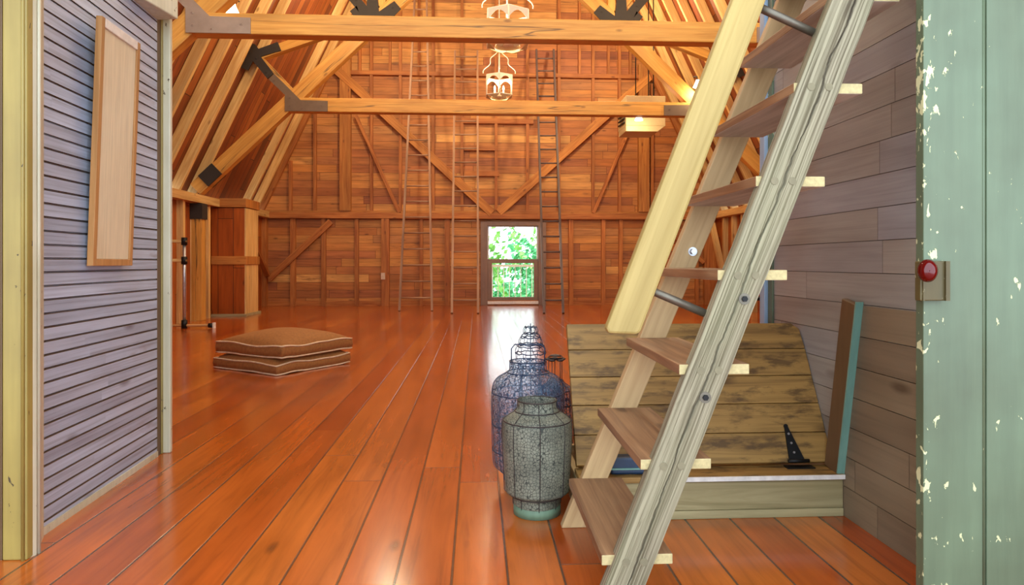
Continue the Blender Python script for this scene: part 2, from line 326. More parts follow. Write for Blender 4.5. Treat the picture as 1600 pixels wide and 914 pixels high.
# window opening
WA, WB = at(756, 350, YB), at(846.5, 474, YB)
wx0, wx1, wz0, wz1 = WA.x, WB.x, .03, WA.z
m = MB(); T = (0, .12, 0)
def wp(pts): m.prism([(x, YB, z) for x, z in pts], T, (1, 0, 0), (0, 0, 1))
xl_at = lambda z: XL + max(0, z - ZP) / SL
wp([(XL, 0), (wx0, 0), (wx0, wz1), (XL, wz1)]); wp([(wx1, 0), (XR, 0), (XR, wz1), (wx1, wz1)]); wp([(wx0, 0), (wx1, 0), (wx1, wz0), (wx0, wz0)])
wp([(XL, wz1), (XR, wz1), (XR, ZP), (2*XC - XK, ZK), (XC, ZA), (XK, ZK), (XL, ZP)])
wall_back = struct(m.build('wall_back', 'back'), 'tall gable end wall of rough orange brown boards with studs', 'wall')
def stud(x0, x1, z0, z1, mat='stud', name='stud', dep=.09):
    MB().bx(x0, x1, YB - dep, YB + .0, z0, z1, along=2).build(name, mat, wall_back)
px = lambda x, y=330: at(x, y, YB).x
pz = lambda y, x=745: at(x, y, YB).z
ZG = pz(338); ZG1 = pz(117)
MB().bx(XL, XR, YB - .15, YB, ZG - .07, ZG + .07).build('girt', 'stud', wall_back, .006)
MB().bx(XL, XR, YB - .10, YB, ZG + .075, ZG + .12).build('girt', 'post', wall_back)
MB().bx(px(470, 117), px(1070, 117), YB - .11, YB, ZG1 - .06, ZG1 + .04).build('girt', 'stud', wall_back)
for a, b_ in [(455, 463), (503, 510), (555, 561), (656, 661), (695, 703), (888, 895), (939, 945), (966, 972), (1085, 1090)]:
    stud(px(a, 400), px(b_, 400), 0, ZG - .07)
for a, b_ in [(401, 419), (597, 609), (1098, 1120)]:
    stud(px(a, 400), px(b_, 400), 0, ZG - .07, 'stud', 'post', .14)
def top_at(x): return ZP + (min(x - XL, XR - x)) * SL - .15
for a in [455, 493, 581, 626, 677, 722, 775, 824, 873, 926, 967, 1018, 1056]:
    x = px(a); z1 = min(top_at(x), ZK)
    if z1 > ZG + .3: stud(x - .035, x + .035, ZG + .12, z1)
for a in (541, 1004):
    x = px(a); stud(x - .13, x + .13, ZG + .12, min(top_at(x), ZK), 'post', 'post', .15)
for a in (563, 610, 655, 905, 950, 984):
    x = px(a, 60); stud(x - .03, x + .03, ZG1 + .04, min(top_at(x), ZK) - .1)
def brace(p, q, w_=.17, dep=.12, mat='stud'):
    a, b_ = at(*p, YB - dep / 2 - .03), at(*q, YB - dep / 2 - .03)
    MB().beam(a, b_, .06, w_, up=(0, 0, 1)).build('brace', mat, wall_back, .004)
brace((769, 333), (505, 90), .2, .2, 'post'); brace((779, 332), (1045, 92), .2, .2, 'post')
brace((624, 332), (556, 180), .08, .18); brace((927, 333), (990, 185), .08, .18)
brace((517, 346), (420, 436), .15, .2); brace((1030, 346), (1100, 410), .12, .2)
for (a, b_, y) in [(725, 780, 272), (722, 833, 190), (725, 778, 232)]:
    MB().bx(px(a), px(b_), YB - .1, YB, pz(y) - .06, pz(y) + .06).build('blocking', 'stud', wall_back)
MB().bx(px(418, 470), px(1120, 470), YB - .05, YB, 0, .12).build('sill_board', 'stud', wall_back)
# knee walls
def knee(side):
    X = XL if side < 0 else XR; o = side
    m = MB(); m.prism([(X, YF, 0), (X, YB, 0), (X, YB, ZP), (X, YF, ZP)], (o * .1, 0, 0), (0, 0, 1), (0, 1, 0))
    wl = struct(m.build('wall_left' if side < 0 else 'wall_right', 'knee'), 'low %s knee wall of upright orange boards and studs under the rafters' % ('left' if side < 0 else 'right'), 'wall')
    a, b_ = sorted((X, X - o * .18))
    MB().bx(a, b_, 3.9, YB, ZP - .13, ZP + .02, along=1).build('wall_plate', 'rafter', wl, .006)
    y = 9.6 if side < 0 else 12.8
    while y < YB - .4:
        a, b_ = sorted((X, X - o * .11)); 
        if side > 0 or not (13.1 < y < 14.3): MB().bx(a, b_, y, y + .09, 0, ZP - .13, along=2).build('stud', 'rafter', wl)
        y += .55
    return wl
wall_left = knee(-1); wall_right = knee(1)
MB().beam((XR - .16, 15.0, 0), (XR - .16, 16.2, 2.0), .1, .12, up=(1, 0, 0)).build('brace', 'rafter', wall_right)
MB().beam((XL + .16, 14.6, 1.9), (XL + .16, 16.3, .75), .08, .12, up=(1, 0, 0)).build('brace', 'stud', wall_left)
# roof
def slope(side):
    X = XL if side < 0 else XR; s_ = -side; XKs = X + s_ * (ZK - ZP) / SL; o = .17
    L = Vector((s_ * (ZK - ZP) / SL, 0, ZK - ZP)); d = L.normalized(); n_out = Vector((-s_ * d.z, 0, abs(d.x)))
    p0 = Vector((X, 0, ZP)) + n_out * o; p1 = Vector((XKs, 0, ZK)) + n_out * o
    m = MB(); m.prism([p0 + Vector((0, YF, 0)), p0 + Vector((0, YB + .1, 0)), p1 + Vector((0, YB + .1, 0)), p1 + Vector((0, YF, 0))], n_out * .06, d, (0, 1, 0))
    c = struct(m.build('ceiling', 'sheath'), 'steep %s roof slope of brown boards over pale rafters' % ('left' if side < 0 else 'right'), 'ceiling')
    y = 4.4
    while y < YB - .1:
        if side < 0 and 12.8 < y < 15.0: y += .68; continue
        q = n_out * .08; jit = random.uniform(-.04, .04)
        MB().beam(Vector((X, y + jit, ZP)) + q, Vector((XKs, y + jit, ZK)) + q, .16, .075, up=(0, 1, 0)).build('rafter', 'rafter', c)
        y += .68
    y = YB - .12
    MB().beam(Vector((X, y - .06, ZP)) + n_out*.05, Vector((XKs, y - .06, ZK)) + n_out*.05, .2, .1, up=(0, 1, 0)).build('rafter', 'stud', c)
    m = MB(); a = Vector((XKs, 0, ZK)) + n_out * o; b_ = Vector((XC, 0, ZA + .15))
    dd = (b_ - a).normalized(); nn = Vector((-s_ * dd.z, 0, abs(dd.x)))
    m.prism([a + Vector((0, YF, 0)), a + Vector((0, YB + .1, 0)), b_ + Vector((0, YB + .1, 0)), b_ + Vector((0, YF, 0))], nn * .06, dd, (0, 1, 0)).build('upper_slope', 'sheath', c)
slope(-1); slope(1)

# ------------------------------------------------------------------ trusses
def truss(Y, label, plate_mat, shape):
    t = thing('roof_truss', (XC, Y, 0), label, 'roof truss'); D = .2
    yc = Y + D / 2; ZT = 3.91; xj = 3.84; k = .96
    MB().beam((XC - xj, yc, ZT), (XC + xj, yc, ZT), D, .254).build('tie_beam', 'truss', t, .012)
    prin = lambda x: ZT + k * (xj - abs(x - XC))
    for s_ in (-1, 1):
        X = XC + s_ * xj; foot = XC + s_ * 5.45
        MB().beam((foot, yc, prin(foot)), (XC + s_ * .9, yc, prin(XC + .9)), D * .9, .26, up=(0, 0, 1)).build('principal_rafter', 'truss', t, .01)
        A = Vector((XC + s_ * 4.38, yc, 4.78)); J = Vector((XC + s_ * 3.6, yc, 3.96)); Tn = Vector((XC + s_ * 2.12, yc, prin(XC + 2.12)))
        MB().beam(J, A, D * .8, .15, up=(0, 1, 0)).build('strut', 'truss', t, .006)
        MB().beam(A, Tn + Vector((0, 0, .06)), D * .8, .17, up=(0, 1, 0)).build('strut', 'truss', t, .006)
        MB().beam(Tn, Tn + Vector((-s_ * -.75, 0, .95)), D * .7, .15, up=(0, 1, 0)).build('strut', 'truss', t, .006)
        MB().beam(Tn, Tn + Vector((-s_ * .02, 0, 1.5)), D * .7, .15, up=(0, 1, 0)).build('strut', 'truss', t, .006)
        # steel plates in front of the timbers
        yp = Y - .012
        def pl(pts, cx, cz, bolts, plate_mat='dkmetal'):
            P_ = [(cx + s_ * -a, yp - .006, cz + b_) for a, b_ in pts]
            if s_ > 0: P_ = P_[::-1]
            o = MB().prism(P_, (0, .022, 0), (1, 0, 0), (0, 0, 1)).build('steel_plate', plate_mat, t)
            mb = MB()
            for a, b_ in bolts:
                mm = MB(); c = Vector((cx - s_ * a, yp - .012, cz + b_)); mm.tube([c, c + Vector((0, .01, 0))], .022, 12); c2 = c - Vector((0, .008, 0)); mm.tube([c2, c2 + Vector((0, .01, 0))], .011, 6)
                mm.build('bolt', plate_mat, o)
        # joint plate: origin at its outer lower corner (a grows towards the middle)
        pl([(0, -.125), (.76, -.125), (.76, .065), (.28, .075), (-.19, .545), (-.29, .445), (0, .165)], XC + s_ * 3.85, ZT, [(.08, .12), (.08, -.03), (.3, -.07), (.65, -.01), (-.2, .42)], plate_mat)
        pl([(-.15, .25), (-.32, -.2), (-.12, -.27), (-.04, -.1), (.22, -.42), (.33, -.32), (.10, -.02), (.46, .10), (.40, .25), (.06, .12), (0, .2)], A.x, A.z, [(-.1, .05), (.02, -.05), (.35, .15), (.2, -.3)])
        pl([(-.42, .0), (-.18, -.30), (.12, -.34), (.50, .06), (.38, .2), (.1, 0), (.06, .45), (-.10, .45), (-.12, .1), (-.45, .5), (-.58, .38), (-.25, -.02), (-.3, .1)], Tn.x + s_ * .15, Tn.z + .05, [(0, -.2), (-.3, .2), (.35, .08)])
        a, b_ = (XC + s_ * 5.3, prin(XC + 5.3)), (XC + s_ * 5.06, prin(XC + 5.06))
        MB().beam((a[0], yc, a[1]), (b_[0], yc, b_[1]), D + .03, .26, up=(0, 0, 1)).build('steel_strap', 'dkmetal', t)
        MB().bx(XC + s_ * 5.42 - .09, XC + s_ * 5.42 + .09, yc - .1, yc + .1, 0, ZP - .14, along=2).build('post', 'truss', t, .006)
        MB().bx(XC + s_ * 5.42 - .11, XC + s_ * 5.42 + .11, yc - .12, yc + .12, ZP - .42, ZP - .14, along=2).build('post_cap', 'dkmetal', t)
    return t
truss(8.2, 'nearer timber roof truss with bronze steel plates, its tie beam crossing the top', 'bronze', 0)
truss(12.35, 'farther timber roof truss with dark steel plates, its tie beam crossing below the hanging lantern', 'midmetal', 1)

# ------------------------------------------------------------------ back window
win = bpy.data.objects.new('window_1', None); col.objects.link(win); win.location = ((wx0+wx1)/2, YB, 0)
struct(win, 'single-hung window down to the floor in the back wall, showing green trees', 'window')
zmid = pz(408)
m = MB(); y0, y1 = YB - .08, YB + .1; fw = .09
m.bx(wx0 - .08, wx0 + fw, y0, y1, .0, wz1 + .06, along=2); m.bx(wx1 - fw, wx1 + .1, y0, y1, 0, wz1 + .06, along=2)
m.bx(wx0 + fw, wx1 - fw, y0, y1, wz1 - .04, wz1 + .06); m.build('window_frame', 'winf', win, .004)
MB().bx(wx0 + fw, wx1 - fw, y0 - .02, y1, .03, .10).build('window_sill', 'white', win, .004)
m = MB(); a, b_ = wx0 + fw, wx1 - fw
m.bx(a, b_, YB, YB + .04, zmid - .05, zmid + .05); m.bx(a, a + .11, YB - .03, YB + .03, .1, zmid, along=2); m.bx(b_ - .11, b_, YB - .03, YB + .03, .1, zmid, along=2); m.bx(a + .11, b_ - .11, YB - .03, YB + .03, .1, .2)
ls = m.build('lower_sash', 'winf', win, .004)
MB().bx(a + .1, b_ - .1, YB - .003, YB + .003, .2, zmid - .05).build('pane', 'glass', ls)
m = MB(); m.bx(a, a + .035, YB + .04, YB + .07, zmid, wz1 - .04, along=2); m.bx(b_ - .035, b_, YB + .04, YB + .07, zmid, wz1 - .04, along=2); m.bx(a + .035, b_ - .035, YB + .04, YB + .07, wz1 - .07, wz1 - .04)
us = m.build('upper_sash', 'white', win)
MB().bx(a + .03, b_ - .03, YB + .052, YB + .058, zmid + .05, wz1 - .06).build('pane', 'glass', us)
# outlet
MB().bx(px(597, 430), px(603, 430), YB - .19, YB - .14, pz(436), pz(426)).build('outlet', 'outlet', wall_back)
# outdoors
rl = thing('balcony_railing', (.9, 18.0, 0), 'pale thin-barred railing just outside the back window', 'railing')
MB().bx(-1, 3, 17.97, 18.03, .93, .99).build('top_rail', 'white', rl); MB().bx(-1, 3, 17.98, 18.02, .05, .09).build('bottom_rail', 'white', rl)
for i in range(27):
    x = -.95 + i * .152; MB().tube([(x, 18, -.02), (x, 18, .93)], .013, 6).build('baluster', 'white', rl)
struct(MB().bx(-1.3, 3.2, YB + .12, 18.2, -.2, -.02).build('balcony', 'curb'), 'small timber balcony outside the back window', 'balcony')
struct(MB().bx(-40, 60, 19, 90, -3.2, -3).build('ground', 'grass'), 'sunlit green lawn outside beyond the window', 'ground')
def tree(x, y, z, rx, rz, n, mat, name, label, cat, group=None, leafs=.16):
    t = thing(name, (x, y, -3), label, cat, group)
    m = MB()
    for i in range(n):
        while True:
            p = Vector([random.uniform(-1, 1) for _ in range(3)])
            if .15 < p.length < 1: break
        p = p * (.75 + .25 * math.sin(p.x * 7 + p.z * 5)); c = Vector((x + p.x * rx, y + p.y * rx, z + p.z * rz))
        d = Vector([random.gauss(0, 1) for _ in range(3)]).normalized(); e = d.orthogonal().normalized() * leafs; f = d.cross(e).normalized() * leafs * .6
        vs = [m.bm.verts.new(c + q) for q in (-e, -f, e, f)]; m.face(vs, [(0, 0)] * 4)
    m.build('foliage', mat, t)
    MB().tube([(x, y, -3), (x + .1, y, (z - 3) / 2), (x, y, z)], [.22, .16, .08], 8).build('trunk', 'bark', t)
tree(-.1, 27, .9, 2.1, 2.6, 1100, 'leaf', 'leafy_tree', 'light green leafy tree filling the left of the back window', 'tree')
tree(3.0, 34, .2, 3.2, 2.7, 1500, 'leafd', 'leafy_tree', 'deeper green tree farther off in the middle of the back window', 'tree')
tree(.6, 23, -.9, 2.2, 1.9, 2600, 'leafd', 'leafy_shrub', 'dense green shrub low behind the balcony railing', 'shrub', leafs=.1)
tree(2.6, 19.6, -.1, .55, .85, 900, 'blossom', 'flowering_bush', 'pale pink flowering bush behind the right of the railing', 'shrub', leafs=.06)
tree(4.6, 42, 1.6, 2.8, 3.4, 900, 'leaf', 'leafy_tree', 'tall pale green tree at the upper right of the back window', 'tree')

# ------------------------------------------------------------------ boxed column, far left
col_ = thing('boxed_column', (-4.9, 13.4, 0), 'boxed wooden column of upright orange boards against the left wall', 'column')
cx0 = XL + .01; cx1 = at(382, 470, 13.3).x; cy0, cy1 = 13.3, 14.05
m = MB(); m.bx(cx0, cx1, cy0, cy1, .04, ZP - .14, along=2, off=(0, .12)); m.build('shaft', 'column', col_, .004)
for k_ in range(3):
    MB().bx(cx1, cx1 + .022, cy0 + .002 + k_ * .25, cy0 + .248 + k_ * .25, .05, ZP - .14, along=2).build('side_board', 'rafter', col_, .003)
MB().bx(cx0, cx1 + .04, cy0 - .04, cy1 + .04, ZP - .13, ZP + .04).build('cap', 'post', col_, .004)
MB().bx(cx0, cx1 + .045, cy0 - .03, cy1 + .03, pz(412) * .99, 1.17).build('batten', 'post', col_, .004)
MB().bx(cx0, cx1 + .05, cy0 - .04, cy1 + .1, 0, .05).build('base_board', 'curb', col_, .004)

# ------------------------------------------------------------------ barre stand far left
bs = thing('ballet_barre', (onfloor(288, 512).x, onfloor(288, 512).y, 0), 'freestanding pipe barre with two pale rails and black clamps, far left', 'barre')
B = onfloor(288, 513); zr = [at(288, 377, B.y).z, at(288, 407, B.y).z]; ztop = at(288, 372, B.y).z
MB().tube([(B.x, B.y, .06), (B.x, B.y, ztop)], .028, 12).build('upright', 'steel', bs)
xe = at(333, 508, B.y).x
MB().tube([(B.x - .6, B.y, .045), (xe - .05, B.y, .045)], .022, 10).build('foot_tube', 'frame', bs)
MB().tube([(xe - .07, B.y, .045), (xe, B.y, .045)], .036, 12).build('rubber_end', 'black', bs)
MB().bx(xe, xe + .03, B.y - .03, B.y + .03, 0, .09).build('end_cap', 'white', bs)
MB().tube([(B.x, B.y, 0), (B.x, B.y, .13)], .045, 12).build('base_clamp', 'black', bs)
for z in zr:
    r_ = MB().tube([(B.x - 1.6, B.y, z), (B.x + .04, B.y, z)], .027, 12).build('rail', 'rafter', bs)
    MB().tube([(B.x, B.y, z - .06), (B.x, B.y, z + .06)], .045, 12).build('clamp', 'black', bs)
# white slatted bench far right
wb = thing('slatted_bench', (5.2, 12.2, 0), 'white slatted bench glimpsed through the ladder stair by the right wall', 'bench')
bx0, bx1, by = 4.62, 5.35, 12.0
for i in range(7):
    x = bx0 + i * (bx1 - bx0) / 6; MB().bx(x - .02, x + .02, by, by + .03, .42, .82, along=2).build('slat', 'white', wb)
MB().bx(bx0 - .03, bx1 + .03, by - .01, by + .04, .80, .88).build('top_rail', 'white', wb)
MB().bx(bx0 - .03, bx1 + .03, by - .42, by + .02, .38, .43).build('seat', 'black', wb)
for x in (bx0, bx1):
    for y in (by - .4, by): MB().bx(x - .025, x + .025, y - .02, y + .03, 0, .38, along=2).build('leg', 'white', wb)

# ------------------------------------------------------------------ ladders on the back wall
def ladder(bl, br, tl, tr, ytop, mat, label, step=.35):
    a, b_ = onfloor(*bl), onfloor(*br); c, d = at(*tl, ytop), at(*tr, ytop)
    t = thing('wooden_ladder', ((a.x + b_.x) / 2, a.y, 0), label, 'ladder', None)
    for p, q in ((a, c), (b_, d)): MB().beam(p + Vector((0, 0, .01)), q, .045, .07, up=(0, 1, 0)).build('side_rail', mat, t)
    n = int((c - a).length / step)
    for i in range(n):
        f = (i + .8) * step / (c - a).length
        if f < .985: MB().tube([a.lerp(c, f), b_.lerp(d, f)], .018, 8).build('rung', mat, t)
ladder((624, 486), (675, 486), (650, -40), (666, -40), YB - .42, 'ladder', 'tapered tall wooden ladder on the back wall, left of the three, narrowing upward', .36)
ladder((706, 490), (747, 490), (711, 80), (746, 80), YB - .3, 'ladder', 'straight wooden ladder leaning on the back wall just left of the window', .36)
ladder((850, 490), (880, 490), (838, 78), (865, 78), YB - .3, 'ladderd', 'narrow wooden ladder leaning on the back wall just right of the window', .36)

# ------------------------------------------------------------------ hanging lanterns
def lantern(x, y, zb, w_, label):
    t = thing('hanging_lantern', (x, y, zb), label, 'hanging lantern')
    r = w_ / 2; hb = w_ * .72; n = 6
    V = lambda a, rr, z: Vector((x + rr * math.cos(a), y + rr * math.sin(a), zb + z))
    ang = [math.pi / 6 + i * math.pi / 3 for i in range(n)]
    for z, rr in ((.02, r), (hb, r)): MB().tube([V(a, rr, z) for a in ang], w_ * .018, 6, closed=True).build('ring', 'lant', t)
    for a in ang: MB().tube([V(a, r, .02), V(a, r, hb)], w_ * .022, 6).build('post', 'lant', t)
    for i in range(n):
        a, b_ = V(ang[i], r, hb), V(ang[(i+1) % n], r, hb); mz = w_ * .25
        pts = [a, b_, b_ - Vector((0, 0, mz))] + [b_.lerp(a, k / 8) - Vector((0, 0, mz * (1 - .75 * math.sin(math.pi * k / 8)))) for k in range(1, 8)] + [a - Vector((0, 0, mz))]
        nrm = (a - V(0, 0, hb)).cross(Vector((0, 0, 1))); d = ((a + b_) / 2 - V(0, 0, hb)).normalized() * .012
        MB().prism(pts, d, (1, 0, 0), (0, 0, 1)).build('arch_panel', 'lant', t)
        p2 = [V(ang[i], r, .02), V(ang[(i+1) % n], r, .02)]; mid = (p2[0] + p2[1]) / 2; mid = mid + (V(0, 0, .02) - mid) * .4 - Vector((0, 0, w_ * .12))
        MB().prism([p2[0], mid, p2[1]], d, (1, 0, 0), (0, 0, 1)).build('lower_point', 'beige', t)
    for a in ang[::2]: 
        MB().tube([V(a, r * .35, .0), V(a, r * .35, hb * .35)], w_ * .035, 8).build('candle', 'lant', t)
        p = V(a, r * .35, hb * .35); MB().lathe(p, [(.001, 0), (.018*w_/.6, .02), (.022*w_/.6, .045), (.012*w_/.6, .085), (.001, .11)], 10).build('bulb', 'bulb', t)
        MB().tube([V(0, 0, 0), V(a, r * .35, 0)], w_ * .015, 6).build('candle_arm', 'lant', t)
    hc = w_ * 1.0
    MB().tube([V(0, 0, -.02), V(0, 0, hb + hc)], w_ * .014, 6).build('stem', 'lant', t)
    for i in range(4):
        a = i * math.pi / 2; pts = []
        for k in range(14):
            q = k / 13; rr = r * (1.12 - .95 * q + .10 * math.sin(q * 12)); pts.append(V(a, rr, hb * 1.15 + hc * .8 * q))
        for k in range(9):
            q = math.pi * 1.6 * k / 8; pts.append(V(a, r * (.17 + .14 * math.sin(q) + .0), hb * 1.15 + hc * .8 + .07 * w_ - .07 * w_ * math.cos(q)))
        MB().tube(pts, w_ * .014, 6).build('scroll_arm', 'lant', t)
    MB().tube([V(0, 0, hb + hc), (x, y, 8.0)], .008, 6).build('chain', 'lant', t)
    MB().lathe((x, y, zb), [(0.001, -.02), (r * .55, -.015), (r * .55, .0), (0.001, .005)], 24).build('bottom_plate', 'lant', t)
    lamp('lantern_light', (x, y, zb + hb * .9), LAMP_W * .28, .08)
p = at(780, 152, 14); lantern(p.x, 14, p.z, .6, 'smaller white metal lantern with two lit bulbs showing, hanging above the farther tie beam')
p = at(793, 72, 10.3); lantern(p.x, 10.3, p.z, .70, 'larger white metal lantern partly hidden behind the nearer tie beam')
# ------------------------------------------------------------------ lamps on trusses
def spot(p, Y, s_, label):
    c = at(*p, Y); t = thing('cone_lamp', c, label, 'lamp', 'small lit cone lamps on the trusses')
    MB().lathe(c, [(.001, .09), (.03, .085), (.035, .06), (.085, -.05), (.08, -.05), (.03, .05)], 20).build('lamp_shade', 'shade', t)
    MB().tube([c + Vector((0, 0, .08)), c + Vector((0, .05, .16)), c + Vector((0, .22, .2))], .012, 8).build('bracket', 'dkmetal', t)
    lamp('cone_lamp_light', c + Vector((0, -.05, -.12)), 22, .06)
spot((364, 16), 8.9, 1, 'lit cone lamp just above the left end of the nearer tie beam')
spot((1090, 132), 12.2, -1, 'lit cone lamp at the right end of the farther truss')
spot((998, 184), 13.2, -1, 'lit cone lamp under the farther tie beam in front of the hanging heater')
# unit heater
Yh = 13.6; a, b_ = at(978, 205, Yh), at(1040, 150, Yh); t = thing('unit_heater', ((a.x + b_.x) / 2, Yh, a.z), 'beige boxy heater hung from the roof behind the farther tie beam', 'heater')
m = MB(); m.prism([(a.x, Yh, a.z + .12), (a.x, Yh, b_.z), (a.x, Yh + .75, b_.z), (a.x, Yh + .75, a.z + .12)], (b_.x - a.x, 0, 0), (1, 0, 0), (0, 0, 1))
m.prism([(a.x, Yh, a.z + .12), (b_.x, Yh, a.z + .12), (b_.x - .16, Yh, a.z), (a.x, Yh, a.z)], (0, .7, 0), (1, 0, 0), (0, 0, 1)); m.build('housing', 'beige', t, .01)
for i in range(6):
    z = a.z + .2 + i * .08; MB().beam((a.x - .02, Yh + .08, z), (a.x - .02, Yh + .6, z + .02), .03, .035, up=(1, 0, .6)).build('louvre', 'dkmetal', t)
for x, y in ((a.x + .25, Yh + .2), (b_.x - .2, Yh + .2), (b_.x - .2, Yh + .6)): MB().tube([(x, y, b_.z), (x, y, 7.0)], .012, 6).build('hanging_rod', 'black', t)

# ------------------------------------------------------------------ near left partition
PL0, PL1 = onfloor(68.75, 835), onfloor(243, 715)
dl = (PL1 - PL0); LL = dl.length; dl.normalize(); nl = Vector((dl.y, -dl.x, 0))    # nl points into the room (+X)
m = MB(); pit = .0535; ZT_ = 3.2; a = PL0 - dl * .05; b_ = PL1 + dl * .02
prof = []; z = .0
while z < ZT_:
    prof += [(0, z), (0, z + pit - .009), (-.006, z + pit - .007), (-.006, z + pit - .001)]; z += pit
L2 = (b_ - a).length
va = [(m.bm.verts.new(a + nl * d + Vector((0, 0, z))), m.bm.verts.new(b_ + nl * d + Vector((0, 0, z))), z) for d, z in prof]
m.mi = 0
for k_, ((p, q, z0), (r, s, z1)) in enumerate(zip(va, va[1:])):
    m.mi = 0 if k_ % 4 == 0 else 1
    m.face([q, p, r, s], [(L2, z0), (0, z0), (0, z1), (L2, z1)])
m.mi = 0
m.prism([a - nl * .006, a - nl * .09, b_ - nl * .09, b_ - nl * .006], (0, 0, ZT_), (1, 0, 0), (0, 0, 1))
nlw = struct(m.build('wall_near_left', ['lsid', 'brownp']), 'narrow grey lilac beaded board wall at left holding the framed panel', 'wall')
for f in nlw.data.polygons: pass
MB().beam(a + nl * .0 + Vector((0, 0, .015)), b_ + Vector((0, 0, .015)), .012, .03).build('skirting', 'cream', nlw)
MB().prism([PL1 + dl * .02 + nl * .0, PL1 + dl * .02 - nl * .15, PL1 + dl * .09 - nl * .15, PL1 + dl * .09], (0, 0, ZT_), (0, 0, 1), (1, 0, 0)).build('end_board', 'brownp', nlw)
E0 = onfloor(266, 708); E1 = onfloor(249, 709)
MB().bx(E1.x, E0.x, E0.y, E0.y + .03, 0, 2.46, along=2).build('corner_trim', 'cream', nlw, .006)
MB().bx(E1.x - .001, E1.x + .016, E0.y - .012, E0.y + .02, 0, 2.46, along=2).build('corner_bead', 'ochre', nlw, .004)
MB().bx(XL + .05, E1.x, E0.y + .02, E0.y + .1, 0, ZT_).build('return_wall', 'knee', nlw)
hb = at(272, 10, 3.55)
MB().beam((E0.x - .12, 2.9, hb.z + .10), (E0.x + .02, 3.72, hb.z + .10), .12, .22).build('head_board', 'cream', nlw, .006)
# left door post
q = at(42, 700, 2.454); q0 = at(3, 700, 2.454)
dp = struct(MB().bx(q0.x, q.x, 2.454, 2.5, 0, 3.2, along=2).build('trim_1', 'ochre', None, .006), 'ochre and cream painted old door post at the left edge', 'door trim')
qe = onfloor(68.5, 838)
MB().prism([(q.x - .05, 2.5, 0), (q.x - .004, 2.47, 0), (q.x + .004, 2.5, 0), (qe.x, qe.y, 0), (qe.x - .05, qe.y, 0)][::-1], (0, 0, 3.2), (0, 0, 1), (1, 0, 0)).build('side_casing', 'cream', dp)
for dx, wd in ((-.012, .010), (-.10, .004)):
    MB().tube([(q.x + dx, 2.452, 0), (q.x + dx, 2.452, 3.2)], wd / 1.6, 8).build('bead', 'ochre', dp)
MB().tube([(q.x + .002, 2.515, 0), (q.x + .002, 2.515, 3.2)], .007, 8).build('bead', 'cream', dp)
MB().bx(q0.x - .5, q0.x - .004, 2.46, 2.52, 0, 3.2, along=2).build('outer_board', 'brownp', dp)
# framed panel, hung tilted
t = thing('framed_panel', (PL0 + dl * .5 + Vector((0, 0, 1.04))), 'tall narrow wood-framed pale panel hung tilted on the grey lilac wall', 'picture')
wl = lambda Y: PL0 + dl * ((Y - PL0.y) / dl.y)
Yn, Yf = 2.975, 3.35
zb, zt = 1.035, 2.112; tilt = .038
def fp(f, z, out): # f 0..1 along, z height, out from wall plane
    b_ = wl(Yn + (Yf - Yn) * f); k = (z - zb) / (zt - zb); return b_ + nl * (out + .012 + tilt * k) + Vector((0, 0, z))
fwid = .03 / (Yf - Yn)
def fbar(f0, f1, z0, z1, o0, o1, name, mat):
    m = MB(); P_ = [fp(f0, z0, o0), fp(f1, z0, o0), fp(f1, z1, o0), fp(f0, z1, o0)]
    Q_ = [fp(f0, z0, o1), fp(f1, z0, o1), fp(f1, z1, o1), fp(f0, z1, o1)]
    vp = [m.bm.verts.new(p) for p in P_]; vq = [m.bm.verts.new(p) for p in Q_]
    ud = Vector((0, 0, 1)) if (z1 - z0) > .3 else dl; vd = dl if ud.z else Vector((0, 0, 1))
    uv = lambda p: (p.dot(ud), p.dot(vd) + p.x)
    for idx in ([(vp[3], vp[2], vp[1], vp[0])], [(vq[0], vq[1], vq[2], vq[3])], [(vp[0], vp[1], vq[1], vq[0])], [(vp[1], vp[2], vq[2], vq[1])], [(vp[2], vp[3], vq[3], vq[2])], [(vp[3], vp[0], vq[0], vq[3])]):
        vs = idx[0]; m.face(vs, [uv(v.co) for v in vs])
    bmesh.ops.recalc_face_normals(m.bm, faces=m.bm.faces[:])
    m.build(name, mat, t, .002)
fbar(0, fwid, zb, zt, 0, .026, 'frame_side', 'frame'); fbar(1 - fwid, 1, zb, zt, 0, .026, 'frame_side', 'frame')
fbar(fwid, 1 - fwid, zb, zb + .03, 0, .026, 'frame_rail', 'frame'); fbar(fwid, 1 - fwid, zt - .04, zt, 0, .026, 'top_rail', 'lipw')
fbar(fwid, 1 - fwid, zb + .03, zt - .03, .008, .018, 'panel', 'linen')

# ------------------------------------------------------------------ near right partition
XW = 1.53; YE = atX(1203, 500, XW).y
m = MB(); z = 0; pw = .126; ya = 1.9
m.prism([(XW + .004, ya, 0), (XW + .004, YE, 0), (XW + .004, YE, 3.2), (XW + .004, ya, 3.2)], (.1, 0, 0), (0, 1, 0), (0, 0, 1))
while z < 3.2:
    m.prism([(XW, ya, z + .0015), (XW, YE, z + .0015), (XW, YE, min(3.2, z + pw - .0015)), (XW, ya, min(3.2, z + pw - .0015))], (.004, 0, 0), (0, 1, 0), (0, 0, 1)); z += pw
nrw = struct(m.build('wall_near_right', 'rsid'), 'grey brown shiplap board wall behind the ladder stair', 'wall')
